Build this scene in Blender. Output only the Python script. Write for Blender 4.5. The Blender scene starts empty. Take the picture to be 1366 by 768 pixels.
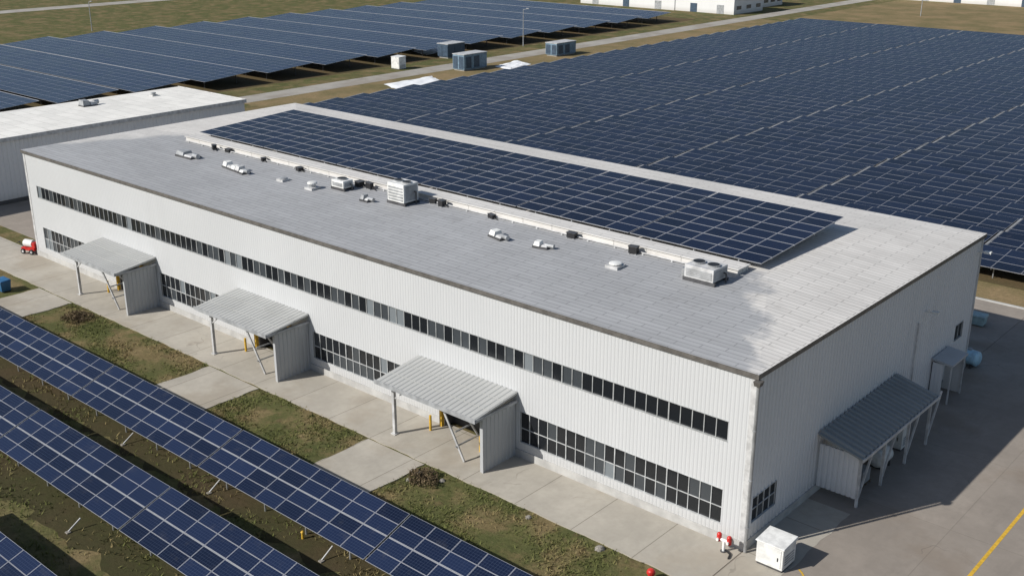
import bpy, math, random
from mathutils import Vector, Matrix
random.seed(7)
R = math.radians
scene = bpy.context.scene
col = scene.collection
KIDS = {}
# ------------------------------------------------------------------ camera
H = 32.2; PITCH = R(19.75); YAW = R(41.2); F = 1473.0
CX, CY = 23.44, -45.0
cp, sp = math.cos(PITCH), math.sin(PITCH)
def at(px, py, z=0.0):
    u = px-683; v = py-384
    fh = F*cp - v*sp; up = F*sp + v*cp
    D = (H-z)*fh/up; lat = u/fh*D
    return (CX - math.sin(YAW)*D + math.cos(YAW)*lat, CY + math.cos(YAW)*D + math.sin(YAW)*lat)
def project(p):
    dx, dy, dz = p[0]-CX, p[1]-CY, p[2]-H
    fw = -math.sin(YAW)*dx + math.cos(YAW)*dy; la = math.cos(YAW)*dx + math.sin(YAW)*dy
    dep = fw*cp - dz*sp
    if dep < 1: return None
    return 683+F*la/dep, 384+F*(-dz*cp - fw*sp)/dep
def blocked(p, bx, ofs):
    c = Vector((CX+ofs[0], CY+ofs[1], H)); dd = Vector(p)-c; t0, t1 = 0.0, .999
    for a in range(3):
        if abs(dd[a]) < 1e-9: continue
        ta = (bx[a][0]-c[a])/dd[a]; tb = (bx[a][1]-c[a])/dd[a]
        t0 = max(t0, min(ta, tb)); t1 = min(t1, max(ta, tb))
    return t0 < t1
BOXES = [((-75, 0), (0, 31), (0, 10)), ((-110, -95), (-16, 38.5), (0, 7))]
def worth(cx, cy, ln, dp, z):
    for i in range(9):
        for j in (-.5, 0, .5):
            p = (cx+(i/8-.5)*ln, cy+j*dp, z)
            q = project(p)
            if q and -70 < q[0] < 1436 and -40 < q[1] < 830:
                for ofs in ((0, 0), (3, 2.6), (-3, -2.6)):
                    if not any(blocked(p, b_, ofs) for b_ in BOXES): return True
    return False
cam = bpy.data.cameras.new('camera'); co = bpy.data.objects.new('camera', cam); col.objects.link(co)
co.location = (CX, CY, H); co.rotation_euler = (R(90)-PITCH, 0, YAW)
cam.sensor_width = 36; cam.lens = F/1366*36; cam.clip_end = 4000; cam.clip_start = 0.5
scene.camera = co
# ------------------------------------------------------------------ light
SEL = R(36); SHX, SHY = 0.45, 0.893
sun = bpy.data.lights.new('sun', 'SUN'); so = bpy.data.objects.new('sun', sun); col.objects.link(so)
sun.energy = 5.0; sun.angle = R(0.5); sun.color = (1.0, 0.965, 0.905)
d = Vector((SHX*math.cos(SEL), SHY*math.cos(SEL), -math.sin(SEL)))
so.rotation_euler = d.to_track_quat('-Z', 'Y').to_euler(); so.location = (-40, -60, 80)
w = bpy.data.worlds.new('World'); scene.world = w; w.use_nodes = True
nt = w.node_tree; nt.nodes.clear()
sky = nt.nodes.new('ShaderNodeTexSky'); sky.sky_type = 'NISHITA'; sky.sun_disc = False
sky.sun_elevation = SEL; sky.sun_rotation = math.atan2(-SHX, -SHY) % (2*math.pi)
bg = nt.nodes.new('ShaderNodeBackground'); bg.inputs[1].default_value = 0.085
ow = nt.nodes.new('ShaderNodeOutputWorld')
nt.links.new(sky.outputs[0], bg.inputs[0]); nt.links.new(bg.outputs[0], ow.inputs[0])
scene.view_settings.view_transform = 'Standard'; scene.view_settings.look = 'None'; scene.view_settings.exposure = 0
# ------------------------------------------------------------------ materials
class NT:
    def __init__(s, name):
        s.m = bpy.data.materials.new(name); s.m.use_nodes = True
        s.t = s.m.node_tree; s.b = s.t.nodes['Principled BSDF']
    def n(s, typ, **kw):
        nd = s.t.nodes.new(typ)
        for k, v in kw.items(): setattr(nd, k, v)
        return nd
    def link(s, a, b): s.t.links.new(a, b)
    def val(s, sock, v):
        if hasattr(v, 'is_linked'): s.link(v, sock)
        else: sock.default_value = v
    def math(s, op, a, b=0.0, c=None):
        nd = s.n('ShaderNodeMath', operation=op)
        s.val(nd.inputs[0], a); s.val(nd.inputs[1], b)
        if c is not None: s.val(nd.inputs[2], c)
        return nd.outputs[0]
    def mix(s, f, a, b, bt='MIX'):
        nd = s.n('ShaderNodeMix', data_type='RGBA', blend_type=bt)
        s.val(nd.inputs[0], f)
        for i, v in ((6, a), (7, b)):
            if isinstance(v, tuple) and len(v) == 3: v = (*v, 1)
            s.val(nd.inputs[i], v)
        return nd.outputs[2]
    def pos(s): return s.n('ShaderNodeNewGeometry').outputs['Position']
    def sep(s, v):
        nd = s.n('ShaderNodeSeparateXYZ'); s.link(v, nd.inputs[0]); return nd.outputs
    def noise(s, vec, scale, detail=4, rough=.55, stretch=None):
        if stretch:
            mp = s.n('ShaderNodeMapping'); mp.inputs['Scale'].default_value = stretch; s.link(vec, mp.inputs[0]); vec = mp.outputs[0]
        nd = s.n('ShaderNodeTexNoise'); s.link(vec, nd.inputs['Vector'])
        nd.inputs['Scale'].default_value = scale; nd.inputs['Detail'].default_value = detail; nd.inputs['Roughness'].default_value = rough
        return nd.outputs[0]
    def ramp(s, f, a, b):
        nd = s.n('ShaderNodeMapRange'); s.link(f, nd.inputs[0]); nd.inputs[1].default_value = a; nd.inputs[2].default_value = b
        nd.interpolation_type = 'SMOOTHSTEP'
        return nd.outputs[0]
    def bump(s, h, strength=.4, dist=.05):
        nd = s.n('ShaderNodeBump'); nd.inputs['Strength'].default_value = strength; nd.inputs['Distance'].default_value = dist
        s.link(h, nd.inputs['Height']); s.link(nd.outputs[0], s.b.inputs['Normal'])
    def color(s, c):
        if isinstance(c, tuple): c = (*c[:3], 1)
        s.val(s.b.inputs['Base Color'], c)
    def rough(s, r): s.val(s.b.inputs['Roughness'], r)

def simple(name, c, rough=.6, metal=0, var=.25, scale=2.0, spec=.4):
    t = NT(name); p = t.pos()
    n = t.noise(p, scale, 5, .6)
    lo = tuple(x*(1-var) for x in c); hi = tuple(min(1, x*(1+var*.6)) for x in c)
    t.color(t.mix(t.ramp(n, .3, .7), lo, hi)); t.rough(rough)
    t.b.inputs['Metallic'].default_value = metal; t.b.inputs['Specular IOR Level'].default_value = spec
    return t.m

def wall_mat(name, c, dirt=.35, streak=.94):
    t = NT(name); p = t.pos(); x, y, z = t.sep(p)
    n1 = t.noise(p, 1.0, 5, .6, (.5, .5, .06))
    n2 = t.noise(p, .12, 3, .5)
    c1 = t.mix(t.ramp(n1, .4, .75), c, tuple(v*streak for v in c))
    c1 = t.mix(t.ramp(n2, .3, .7), c1, tuple(v*.95 for v in c), 'MIX')
    low = t.math('MULTIPLY', t.ramp(z, 1.4, .1), dirt)
    c2 = t.mix(low, c1, (.36, .33, .28))
    t.color(c2); t.rough(.5); t.b.inputs['Specular IOR Level'].default_value = .3
    return t.m
M = {}
M['wall'] = wall_mat('white_cladding', (.525, .535, .545), .3, .95)
M['sidewall'] = wall_mat('shade_lifted_cladding', (.66, .665, .675), .25, .92)  # white cladding again, colour lightened to offset the shade on the side
M['shedwall'] = wall_mat('shed_cladding', (.70, .70, .70))
M['plinth'] = simple('pale_concrete_plinth', (.43, .425, .41), .8, var=.2, scale=.8)
M['trim'] = simple('dark_edge_trim', (.15, .14, .13), .5, .3)
M['lighttrim'] = simple('light_trim', (.50, .50, .50), .45)
M['frame'] = simple('window_frame_paint', (.36, .37, .37), .5)
M['framepale'] = simple('pale_window_frame_paint', (.50, .51, .51), .5)
M['steel'] = simple('galvanised_steel', (.40, .41, .42), .42, .5)
M['alu'] = simple('aluminium_rail', (.42, .43, .45), .42, .3, .12)
M['tray'] = simple('dull_cable_tray', (.24, .245, .25), .6, 0, .4, .6)
M['darksteel'] = simple('dark_steel', (.09, .09, .095), .5, .3)
M['doordark'] = simple('dark_door_paint', (.035, .037, .04), .45)
M['white'] = simple('white_enamel', (.70, .70, .68), .45, 0, .18)
M['black'] = simple('black_plastic', (.02, .02, .022), .5)
M['grey'] = simple('grey_enamel', (.32, .33, .34), .5)
M['red'] = simple('red_paint', (.50, .025, .02), .4)
M['yellow'] = simple('yellow_paint', (.62, .38, .04), .55, scale=5, var=.2)
M['bluebin'] = simple('blue_plastic', (.03, .12, .26), .45)
M['teal'] = simple('teal_plastic', (.30, .42, .44), .5)
M['paleblue'] = simple('pale_blue_plastic', (.36, .56, .68), .4)
M['container'] = simple('blue_grey_container', (.19, .28, .36), .5)
M['container_dark'] = simple('dark_blue_container', (.05, .08, .12), .5)
M['tarp'] = simple('white_tarpaulin', (.82, .83, .84), .6, scale=.4, var=.12)
M['stone'] = simple('grey_stone', (.27, .25, .22), .9, scale=9)
M['bark'] = simple('twig_brown', (.13, .095, .06), .9)
M['dryleaf'] = simple('dry_leaf', (.15, .11, .06), .85, var=.5, scale=6)
M['greenleaf'] = simple('olive_leaf', (.075, .085, .03), .85, var=.5, scale=6)

def glass(name, c, rough=.12):
    t = NT(name); t.color(c); t.rough(rough); t.b.inputs['Specular IOR Level'].default_value = .5
    return t.m
M['glass'] = glass('dark_window_glass', (.014, .016, .019))
M['glass2'] = glass('grey_window_glass', (.05, .057, .064), .2)
M['blind'] = glass('pale_blind_behind_glass', (.17, .19, .205), .3)

def panel_mat(name, navy, fu, fv, frame, cu, cv, spec=.22, cellmix=.32, vr=(.8, 1.25)):
    t = NT(name)
    uv = t.n('ShaderNodeUVMap').outputs[0]; u, v, _ = t.sep(uv)
    au = t.math('ABSOLUTE', t.math('SUBTRACT', t.math('FRACT', u), .5)); av = t.math('ABSOLUTE', t.math('SUBTRACT', t.math('FRACT', v), .5))
    fr = t.math('MAXIMUM', t.math('GREATER_THAN', au, .5-fu), t.math('GREATER_THAN', av, .5-fv))
    bu = t.math('ABSOLUTE', t.math('SUBTRACT', t.math('FRACT', t.math('MULTIPLY', u, cu)), .5)); bv = t.math('ABSOLUTE', t.math('SUBTRACT', t.math('FRACT', t.math('MULTIPLY', v, cv)), .5))
    ce = t.math('MAXIMUM', t.math('GREATER_THAN', bu, .46), t.math('GREATER_THAN', bv, .46))
    cx = t.n('ShaderNodeCombineXYZ'); t.link(t.math('FLOOR', u), cx.inputs[0]); t.link(t.math('FLOOR', v), cx.inputs[1])
    oi = t.n('ShaderNodeObjectInfo').outputs['Random']; t.link(oi, cx.inputs[2])
    wn = t.n('ShaderNodeTexWhiteNoise', noise_dimensions='3D'); t.link(cx.outputs[0], wn.inputs[0])
    dk = tuple(x*vr[0] for x in navy); lt = tuple(x*vr[1] for x in navy)
    c = t.mix(wn.outputs[0], dk, lt)
    big = t.noise(t.pos(), .05, 2)
    c = t.mix(t.math('MULTIPLY', t.ramp(big, .35, .7), .4), c, (navy[0]*1.7, navy[1]*1.55, navy[2]*1.35))
    c = t.mix(t.math('MULTIPLY', ce, cellmix), c, (.10, .13, .20))
    dust = t.noise(t.pos(), 1.2, 4, .65)
    c = t.mix(t.math('MULTIPLY', t.ramp(dust, .55, .8), .08), c, (.25, .23, .20))
    c = t.mix(fr, c, frame)
    t.color(c)
    rr = t.math('ADD', t.math('MULTIPLY', fr, .25), t.math('ADD', .2, t.math('MULTIPLY', wn.outputs[0], .08))); t.rough(rr)
    t.b.inputs['Specular IOR Level'].default_value = spec
    return t.m
M['panel'] = panel_mat('solar_glass', (.008, .014, .037), .011, .020, (.29, .30, .34), 10, 5, .22, .30, (.65, 1.5))
M['panelfar'] = panel_mat('solar_glass_distant', (.0068, .0112, .028), .010, .015, (.25, .26, .29), 6, 4, .11, .05, (.7, 1.4))
M['panelleft'] = panel_mat('solar_glass_blue', (.013, .023, .052), .010, .017, (.25, .27, .33), 6, 4, .16, .05)
M['panelroof'] = panel_mat('solar_glass_roof', (.0062, .0105, .029), .012, .022, (.36, .37, .40), 8, 4, .10, .10, (.7, 1.4))

def grass_mat():
    t = NT('dry_grass_ground'); p = t.pos(); x, y, z = t.sep(p)
    a = t.noise(p, .10, 4, .6); b = t.noise(p, .42, 6, .65); c = t.noise(p, 4, 8, .75); e = t.noise(p, 1.6, 7, .7)
    dry = t.mix(t.ramp(b, .36, .68), (.165, .128, .062), (.225, .172, .090))
    green = t.mix(t.ramp(b, .36, .66), (.082, .092, .034), (.125, .122, .048))
    col_ = t.mix(t.ramp(t.noise(p, .26, 5, .65), .38, .54), dry, green)
    col_ = t.mix(t.math('MULTIPLY', t.ramp(a, .48, .65), .4), col_, dry)
    soil = t.math('MULTIPLY', t.ramp(t.noise(p, .7, 6, .7), .56, .70), .7)
    col_ = t.mix(soil, col_, (.130, .088, .052))
    col_ = t.mix(t.math('MULTIPLY', t.ramp(e, .52, .72), .45), col_, (.22, .178, .095))
    col_ = t.mix(t.ramp(c, .3, .58), t.mix(.45, col_, (.03, .028, .012)), col_)
    t.color(col_); t.rough(.95); t.b.inputs['Specular IOR Level'].default_value = .1
    t.bump(c, .7, .12)
    return t.m
M['grass'] = grass_mat()
def dirt_mat(name, c1, c2):
    t = NT(name); p = t.pos()
    b = t.noise(p, .12, 6, .65); b2 = t.noise(p, .8, 6, .7); c = t.noise(p, 3, 6, .7)
    cc = t.mix(t.ramp(b, .35, .65), c1, c2); cc = t.mix(t.math('MULTIPLY', t.ramp(b2, .4, .65), .6), cc, t.mix(.5, c2, c1))
    cc = t.mix(t.ramp(c, .25, .7), t.mix(.35, cc, (.03, .025, .015)), cc)
    t.color(cc); t.rough(.95); t.bump(c, .6, .1); t.b.inputs['Specular IOR Level'].default_value = .1
    return t.m
M['dirt'] = dirt_mat('brown_soil', (.13, .09, .05), (.10, .082, .04))
M['soilshade'] = dirt_mat('weedy_soil_shade_toned', (.074, .055, .031), (.052, .053, .022))  # weedy soil with the shade between panel rows put into its colour
M['field'] = dirt_mat('dry_field', (.29, .21, .115), (.16, .14, .065))
def concrete(name, c, jx, jy, crack=.5, jst=.45, stain=.28, warm=(.16, .115, .075)):
    t = NT(name); p = t.pos(); x, y, z = t.sep(p)
    a = t.noise(p, .25, 6, .65); b = t.noise(p, 2.2, 6, .7); st = t.noise(p, .8, 5, .7, (1, .25, 1)); pt = t.noise(p, .13, 5, .6)
    cc = t.mix(t.ramp(a, .3, .7), tuple(v*.78 for v in c), c)
    cc = t.mix(t.math('MULTIPLY', t.ramp(pt, .48, .62), stain*1.2), cc, warm)
    cc = t.mix(t.math('MULTIPLY', t.ramp(st, .52, .75), stain), cc, tuple(v*.5 for v in c))
    cc = t.mix(t.math('MULTIPLY', t.ramp(b, .35, .8), .35), cc, tuple(v*.65 for v in c))
    jm = t.math('MAXIMUM', t.math('LESS_THAN', t.math('FRACT', t.math('DIVIDE', x, jx)), .05/jx), t.math('LESS_THAN', t.math('FRACT', t.math('DIVIDE', y, jy)), .05/jy))
    cx = t.n('ShaderNodeCombineXYZ'); t.link(t.math('FLOOR', t.math('DIVIDE', x, jx)), cx.inputs[0]); t.link(t.math('FLOOR', t.math('DIVIDE', y, jy)), cx.inputs[1])
    wn = t.n('ShaderNodeTexWhiteNoise', noise_dimensions='2D'); t.link(cx.outputs[0], wn.inputs[0])
    cc = t.mix(t.math('MULTIPLY', wn.outputs[0], .22), cc, tuple(v*.62 for v in c))
    cc = t.mix(t.math('MULTIPLY', jm, jst), cc, (.09, .08, .06))
    if crack > 0:
        vo = t.n('ShaderNodeTexVoronoi', feature='DISTANCE_TO_EDGE'); vo.inputs['Scale'].default_value = .10
        nz = t.n('ShaderNodeTexNoise'); nz.inputs['Scale'].default_value = .5; t.link(p, nz.inputs[0])
        va = t.n('ShaderNodeVectorMath', operation='MULTIPLY_ADD'); t.link(nz.outputs[1], va.inputs[0]); va.inputs[1].default_value = (3, 3, 0); t.link(p, va.inputs[2])
        t.link(va.outputs[0], vo.inputs['Vector'])
        ck = t.math('MULTIPLY', t.ramp(vo.outputs[0], .004, .001), t.math('MULTIPLY', t.ramp(a, .5, .6), crack)); cc = t.mix(ck, cc, (.10, .09, .075))
    t.color(cc); t.rough(.85); t.bump(b, .15, .03); t.b.inputs['Specular IOR Level'].default_value = .2
    return t.m
M['concrete'] = concrete('worn_concrete', (.46, .425, .365), 4.0, 4.4, .3, .6, .32, (.25, .20, .14))
M['yard'] = concrete('worn_yard_paving', (.325, .285, .245), 7.3, 9, .35, .25, .35, (.18, .135, .095))
M['road'] = concrete('pale_road', (.40, .375, .335), 9, 90, .0)
def roof_mat(name, c, rowh, dark=.84, light=None):
    t = NT(name); p = t.pos(); x, y, z = t.sep(p)
    br = t.n('ShaderNodeTexBrick'); t.link(p, br.inputs['Vector'])
    br.inputs['Scale'].default_value = 1.0; br.inputs['Row Height'].default_value = rowh; br.inputs['Brick Width'].default_value = 2.6
    br.inputs['Mortar Size'].default_value = .035; br.inputs['Mortar Smooth'].default_value = .3
    br.inputs['Color1'].default_value = (1, 1, 1, 1); br.inputs['Color2'].default_value = (.90, .90, .90, 1); br.inputs['Mortar'].default_value = (.62, .62, .62, 1)
    a = t.noise(p, .14, 6, .65); b = t.noise(p, 1.3, 5, .7, (.35, 1.6, 1)); e = t.noise(p, .5, 6, .7)
    base = c
    if light:
        nz = t.math('MULTIPLY', t.math('SUBTRACT', t.noise(p, .35, 5, .65), .5), 7.0)
        m1 = t.ramp(t.math('ADD', t.math('ADD', x, t.math('MULTIPLY', y, .62)), nz), -.6, 1.4)
        m2 = t.ramp(t.math('ADD', y, t.math('MULTIPLY', nz, .25)), 11.6, 13.0)
        m3 = t.math('MULTIPLY', t.ramp(t.math('ADD', t.math('SUBTRACT', t.math('MULTIPLY', y, .8), x), nz), 76.5, 79), .8)
        base = t.mix(t.math('MAXIMUM', t.math('MAXIMUM', m1, m2), m3), c, light)
    cc = t.mix(1.0, base, br.outputs[0], 'MULTIPLY')
    cc = t.mix(t.math('MULTIPLY', t.ramp(a, .3, .72), .5), cc, t.mix(1.0, cc, (dark*.9,)*3, 'MULTIPLY'))
    cc = t.mix(t.math('MULTIPLY', t.ramp(b, .5, .8), .5), cc, t.mix(1.0, cc, (.75, .74, .72), 'MULTIPLY'))
    cc = t.mix(t.math('MULTIPLY', t.ramp(e, .55, .72), .5), cc, t.mix(1.0, cc, (.78, .77, .76), 'MULTIPLY'))
    t.color(cc); t.rough(.65); t.b.inputs['Specular IOR Level'].default_value = .25
    t.bump(br.outputs['Fac'], -.3, .04)
    return t.m
M['roof'] = roof_mat('grey_roof_sheet', (.385, .39, .40), .42, light=(.69, .665, .63))
M['rooflight'] = roof_mat('pale_roof_sheet', (.68, .66, .63), .42)
M['shedroof'] = roof_mat('white_roof_sheet', (.82, .80, .75), 1.6, .92)
M['canopy'] = wall_mat('weathered_canopy_sheet', (.41, .415, .405), 0, .8)
M['canopydark'] = wall_mat('slate_canopy_sheet', (.26, .275, .275), 0, .8)
M['porch'] = wall_mat('grey_porch_sheet', (.42, .43, .44), 0, .85)

# ------------------------------------------------------------------ mesh helpers
def wloc(o):
    v = Vector((0, 0, 0))
    while o is not None: v = v + o.location; o = o.parent
    return v
def link(o, parent=None):
    col.objects.link(o)
    if parent is not None:
        o.parent = parent; KIDS.setdefault(parent.name, []).append(o)
    return o
class MB:
    def __init__(s): s.v = []; s.f = []; s.mi = []; s.uv = []
    def quad(s, a, b, c, d_, mi=0, uv=None):
        i = len(s.v); s.v += [tuple(a), tuple(b), tuple(c), tuple(d_)]; s.f.append((i, i+1, i+2, i+3)); s.mi.append(mi); s.uv.append(uv)
    def tri(s, a, b, c, mi=0):
        i = len(s.v); s.v += [tuple(a), tuple(b), tuple(c)]; s.f.append((i, i+1, i+2)); s.mi.append(mi); s.uv.append(None)
    def hexa(s, P, mi=0):   # 4 bottom (ccw), 4 top
        i = len(s.v); s.v += [tuple(p) for p in P]
        for q in ((0, 3, 2, 1), (4, 5, 6, 7), (0, 1, 5, 4), (1, 2, 6, 5), (2, 3, 7, 6), (3, 0, 4, 7)):
            s.f.append(tuple(i+k for k in q)); s.mi.append(mi); s.uv.append(None)
    def box(s, x0, x1, y0, y1, z0, z1, mi=0):
        s.hexa([(x0, y0, z0), (x1, y0, z0), (x1, y1, z0), (x0, y1, z0), (x0, y0, z1), (x1, y0, z1), (x1, y1, z1), (x0, y1, z1)], mi)
    def bar(s, p, q, w_, h_=None, mi=0):
        h_ = h_ or w_; p = Vector(p); q = Vector(q); a = (q-p).normalized()
        up = Vector((0, 0, 1)) if abs(a.z) < .95 else Vector((1, 0, 0))
        sx = a.cross(up).normalized()*w_/2; sy = sx.cross(a).normalized()*h_/2
        s.hexa([p-sx-sy, p+sx-sy, q+sx-sy, q-sx-sy, p-sx+sy, p+sx+sy, q+sx+sy, q-sx+sy], mi)
    def cyl(s, p, q, r0, r1=None, n=14, mi=0):
        r1 = r0 if r1 is None else r1; p = Vector(p); q = Vector(q); a = (q-p).normalized()
        up = Vector((0, 0, 1)) if abs(a.z) < .95 else Vector((1, 0, 0))
        e1 = a.cross(up).normalized(); e2 = a.cross(e1)
        i = len(s.v)
        for k in range(n):
            t = 2*math.pi*k/n; s.v.append(tuple(p+(e1*math.cos(t)+e2*math.sin(t))*r0))
        for k in range(n):
            t = 2*math.pi*k/n; s.v.append(tuple(q+(e1*math.cos(t)+e2*math.sin(t))*r1))
        for k in range(n):
            j = (k+1) % n; s.f.append((i+k, i+n+k, i+n+j, i+j)); s.mi.append(mi); s.uv.append(None)
        s.f.append(tuple(i+k for k in range(n))); s.mi.append(mi); s.uv.append(None)
        s.f.append(tuple(i+n+k for k in reversed(range(n)))); s.mi.append(mi); s.uv.append(None)
    def dome(s, c, r, h, n=14, m=4, mi=0):
        c = Vector(c)
        for j in range(m):
            a0 = math.pi/2*j/m; a1 = math.pi/2*(j+1)/m
            for k in range(n):
                t0 = 2*math.pi*k/n; t1 = 2*math.pi*(k+1)/n
                P = lambda a, t: (c.x+r*math.cos(a)*math.cos(t), c.y+r*math.cos(a)*math.sin(t), c.z+h*math.sin(a))
                if j < m-1: s.quad(P(a0, t0), P(a0, t1), P(a1, t1), P(a1, t0), mi)
                else: s.tri(P(a0, t0), P(a0, t1), P(a1, t0), mi)
    def mesh(s, name, mats, off=(0, 0, 0)):
        me = bpy.data.meshes.new(name)
        ox, oy, oz = off
        me.from_pydata([(a-ox, b-oy, c-oz) for a, b, c in s.v], [], s.f)
        mats = mats if isinstance(mats, (list, tuple)) else [mats]
        for m_ in mats: me.materials.append(M[m_])
        me.polygons.foreach_set('material_index', s.mi)
        if any(u for u in s.uv):
            ul = me.uv_layers.new(name='UVMap'); k = 0
            for f, u in zip(s.f, s.uv):
                for j in range(len(f)):
                    ul.data[k].uv = u[j] if u else (.5, .5)
                    k += 1
        me.update()
        return me
    def build(s, name, mats, parent=None, world=True, origin=None, bevel=0, smooth=False):
        if parent is None:
            org = Vector(origin) if origin else Vector((0, 0, 0))
            o = bpy.data.objects.new(name, s.mesh(name, mats, org)); o.location = org
        else:
            o = bpy.data.objects.new(name, s.mesh(name, mats, wloc(parent) if world else (0, 0, 0)))
        link(o, parent)
        if smooth: o.data.shade_smooth()
        if bevel:
            b = o.modifiers.new('bevel', 'BEVEL'); b.width = bevel; b.segments = 2; b.limit_method = 'ANGLE'
        return o
def empty(name, loc, rz=0):
    o = bpy.data.objects.new(name, None); o.location = loc; o.rotation_euler = (0, 0, rz); o.empty_display_size = .3
    return link(o)
def tag(o, label, cat, group=None):
    o['label'] = label; o['category'] = cat
    if group: o['group'] = group
    return o
def structure(o): o['kind'] = 'structure'; return o
def copy_tree(o, parent=None):
    c = o.copy(); link(c, parent)
    for ch in KIDS.get(o.name, []): copy_tree(ch, c)
    return c
ORD = ['first', 'second', 'third', 'fourth', 'fifth', 'sixth', 'seventh', 'eighth', 'ninth', 'tenth', 'eleventh', 'twelfth', 'thirteenth', 'fourteenth', 'fifteenth', 'sixteenth', 'seventeenth', 'eighteenth', 'nineteenth', 'twentieth', 'twenty-first', 'twenty-second', 'twenty-third', 'twenty-fourth', 'twenty-fifth', 'twenty-sixth', 'twenty-seventh', 'twenty-eighth', 'twenty-ninth', 'thirtieth', 'thirty-first', 'thirty-second', 'thirty-third']

# ------------------------------------------------------------------ setting sheets
def sheet(name, x0, x1, y0, y1, z, m, thick=None):
    b = MB()
    if thick: b.box(x0, x1, y0, y1, z-thick, z)
    else: b.quad((x0, y0, z), (x1, y0, z), (x1, y1, z), (x0, y1, z))
    return structure(b.build(name, m))
sheet('ground', -2500, 2500, -2500, 2500, 0, 'grass')
sheet('soil_under_panels', -113, 14, 51, 226, .004, 'dirt')
sheet('soil_under_panels', -222, -138, -20, 214, .004, 'dirt')
sheet('dry_field', -120, 260, 233, 600, .004, 'field')
sheet('verge', -126, -113.2, 60, 226, .004, 'field')
sheet('dry_strip', -40, 60, 46.3, 50.9, .004, 'field')
sheet('far_road', -131.5, -126.02, 40, 700, .010, 'road')
sheet('far_path', -420, -300, 90, 97, .010, 'road')
b = MB(); b.quad((-300, -200, .012), (-292, -200, .012), (-292, 600, .012), (-300, 600, .012)); structure(b.build('distant_road', 'road'))
def ragged(name, x0, x1, y0, y1, z, m, amp=.18, edges='lrbt'):
    rnd = random.Random(int(abs(x0*10+y0*7))); pts = []
    def run(a, b_, fixed, horiz, on):
        n = max(2, int(abs(b_-a)/.5))
        for k in range(n):
            t = a+(b_-a)*k/n; o_ = rnd.uniform(-amp, amp)*.5+amp*.5*math.sin(t*1.7) if on and k > 0 else 0
            pts.append((t, fixed+o_) if horiz else (fixed+o_, t))
    run(x0, x1, y0, True, 'b' in edges); run(y0, y1, x1, False, 'r' in edges); run(x1, x0, y1, True, 't' in edges); run(y1, y0, x0, False, 'l' in edges)
    b = MB(); n = len(pts)
    b.v = [(p[0], p[1], z) for p in pts]+[(p[0], p[1], -.02) for p in pts]
    b.f.append(tuple(range(n))); b.mi.append(0); b.uv.append(None)
    for k in range(n):
        j = (k+1) % n; b.f.append((k, n+k, n+j, j)); b.mi.append(0); b.uv.append(None)
    return structure(b.build(name, m))
ragged('shade_toned_soil', -80, 6, -15.4, -12.6, .006, 'soilshade', .6)  # dark soil strips painting in shade between the front panel rows
ragged('shade_toned_soil', -62, 0, -22.6, -19.2, .006, 'soilshade', .6)
ragged('shade_toned_soil', -45, -5, -33, -27, .006, 'soilshade', .6)
ragged('apron', -84, -.02, -4.3, .3, .06, 'concrete', .06, 'b')
PATHS = [(-66.2, -60.6, -9.6), (-41.0, -35.2, -9.4), (-24.0, -19.0, -9.6)]
for a, b_, c_ in PATHS: ragged('path', a, b_, c_, -4.45, .05, 'concrete', .10, 'lrb')
sheet('alley', -95, -75.6, 2.2, 60, .02, 'yard', .03)
sheet('yard', 0, 45, -14, 46, .05, 'yard', .07)
sheet('yard', -40, -.02, 31.3, 46, .05, 'yard', .07)
sheet('kerb', -40, 45, 46.02, 46.25, .15, 'plinth', .2)
ragged('side_slab', .05, 2.6, -3.0, 7.0, .056, 'concrete', .1, 'r')
sheet('yellow_line', 9.55, 9.74, -14, 42, .056, 'yellow')
b = MB()
for k in range(10):
    a0 = R(-60+k*12); a1 = R(-60+(k+1)*12); cx0, cy0 = 2.2, -1.0
    b.quad(*[(cx0+r*math.cos(a), cy0+r*math.sin(a), .062) for r, a in ((1.5, a0), (1.60, a0), (1.60, a1), (1.5, a1))])
structure(b.build('yellow_marking', 'yellow'))

# ------------------------------------------------------------------ factory
L = 75.2; W = 31.1; EV = 10.0
fac = empty('factory_building', (-L/2, W/2, 0))
tag(fac, 'long white corrugated factory with grey roof, strip windows and three front canopies', 'building')
PER = .24; DEP = .014
def prof(s, per):
    t = (s/per) % 1.0
    if t < .5: return 0.0
    if t < .66: return -(t-.5)/.16
    if t < .84: return -1.0
    return -(1-t)/.16
def ribs(mb, org, du, nn, s0, s1, z0, z1, per=None, dep=None):
    per = per or PER; dep = dep or DEP
    org = Vector(org); du = Vector(du); nn = Vector(nn)
    ks = [s0, s1]; k0 = int(math.floor(s0/per))-1; k1 = int(math.ceil(s1/per))+1
    for k in range(k0, k1):
        for t in (0, .5, .66, .84):
            s = (k+t)*per
            if s0+.002 < s < s1-.002: ks.append(s)
    ks.sort(); i = len(mb.v)
    for s in ks:
        p = org+du*s+nn*(prof(s+1e-6, per)*dep)
        mb.v.append((p.x, p.y, z0)); mb.v.append((p.x, p.y, z1))
    for k in range(len(ks)-1):
        a = i+2*k; mb.f.append((a, a+2, a+3, a+1)); mb.mi.append(0); mb.uv.append(None)
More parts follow.
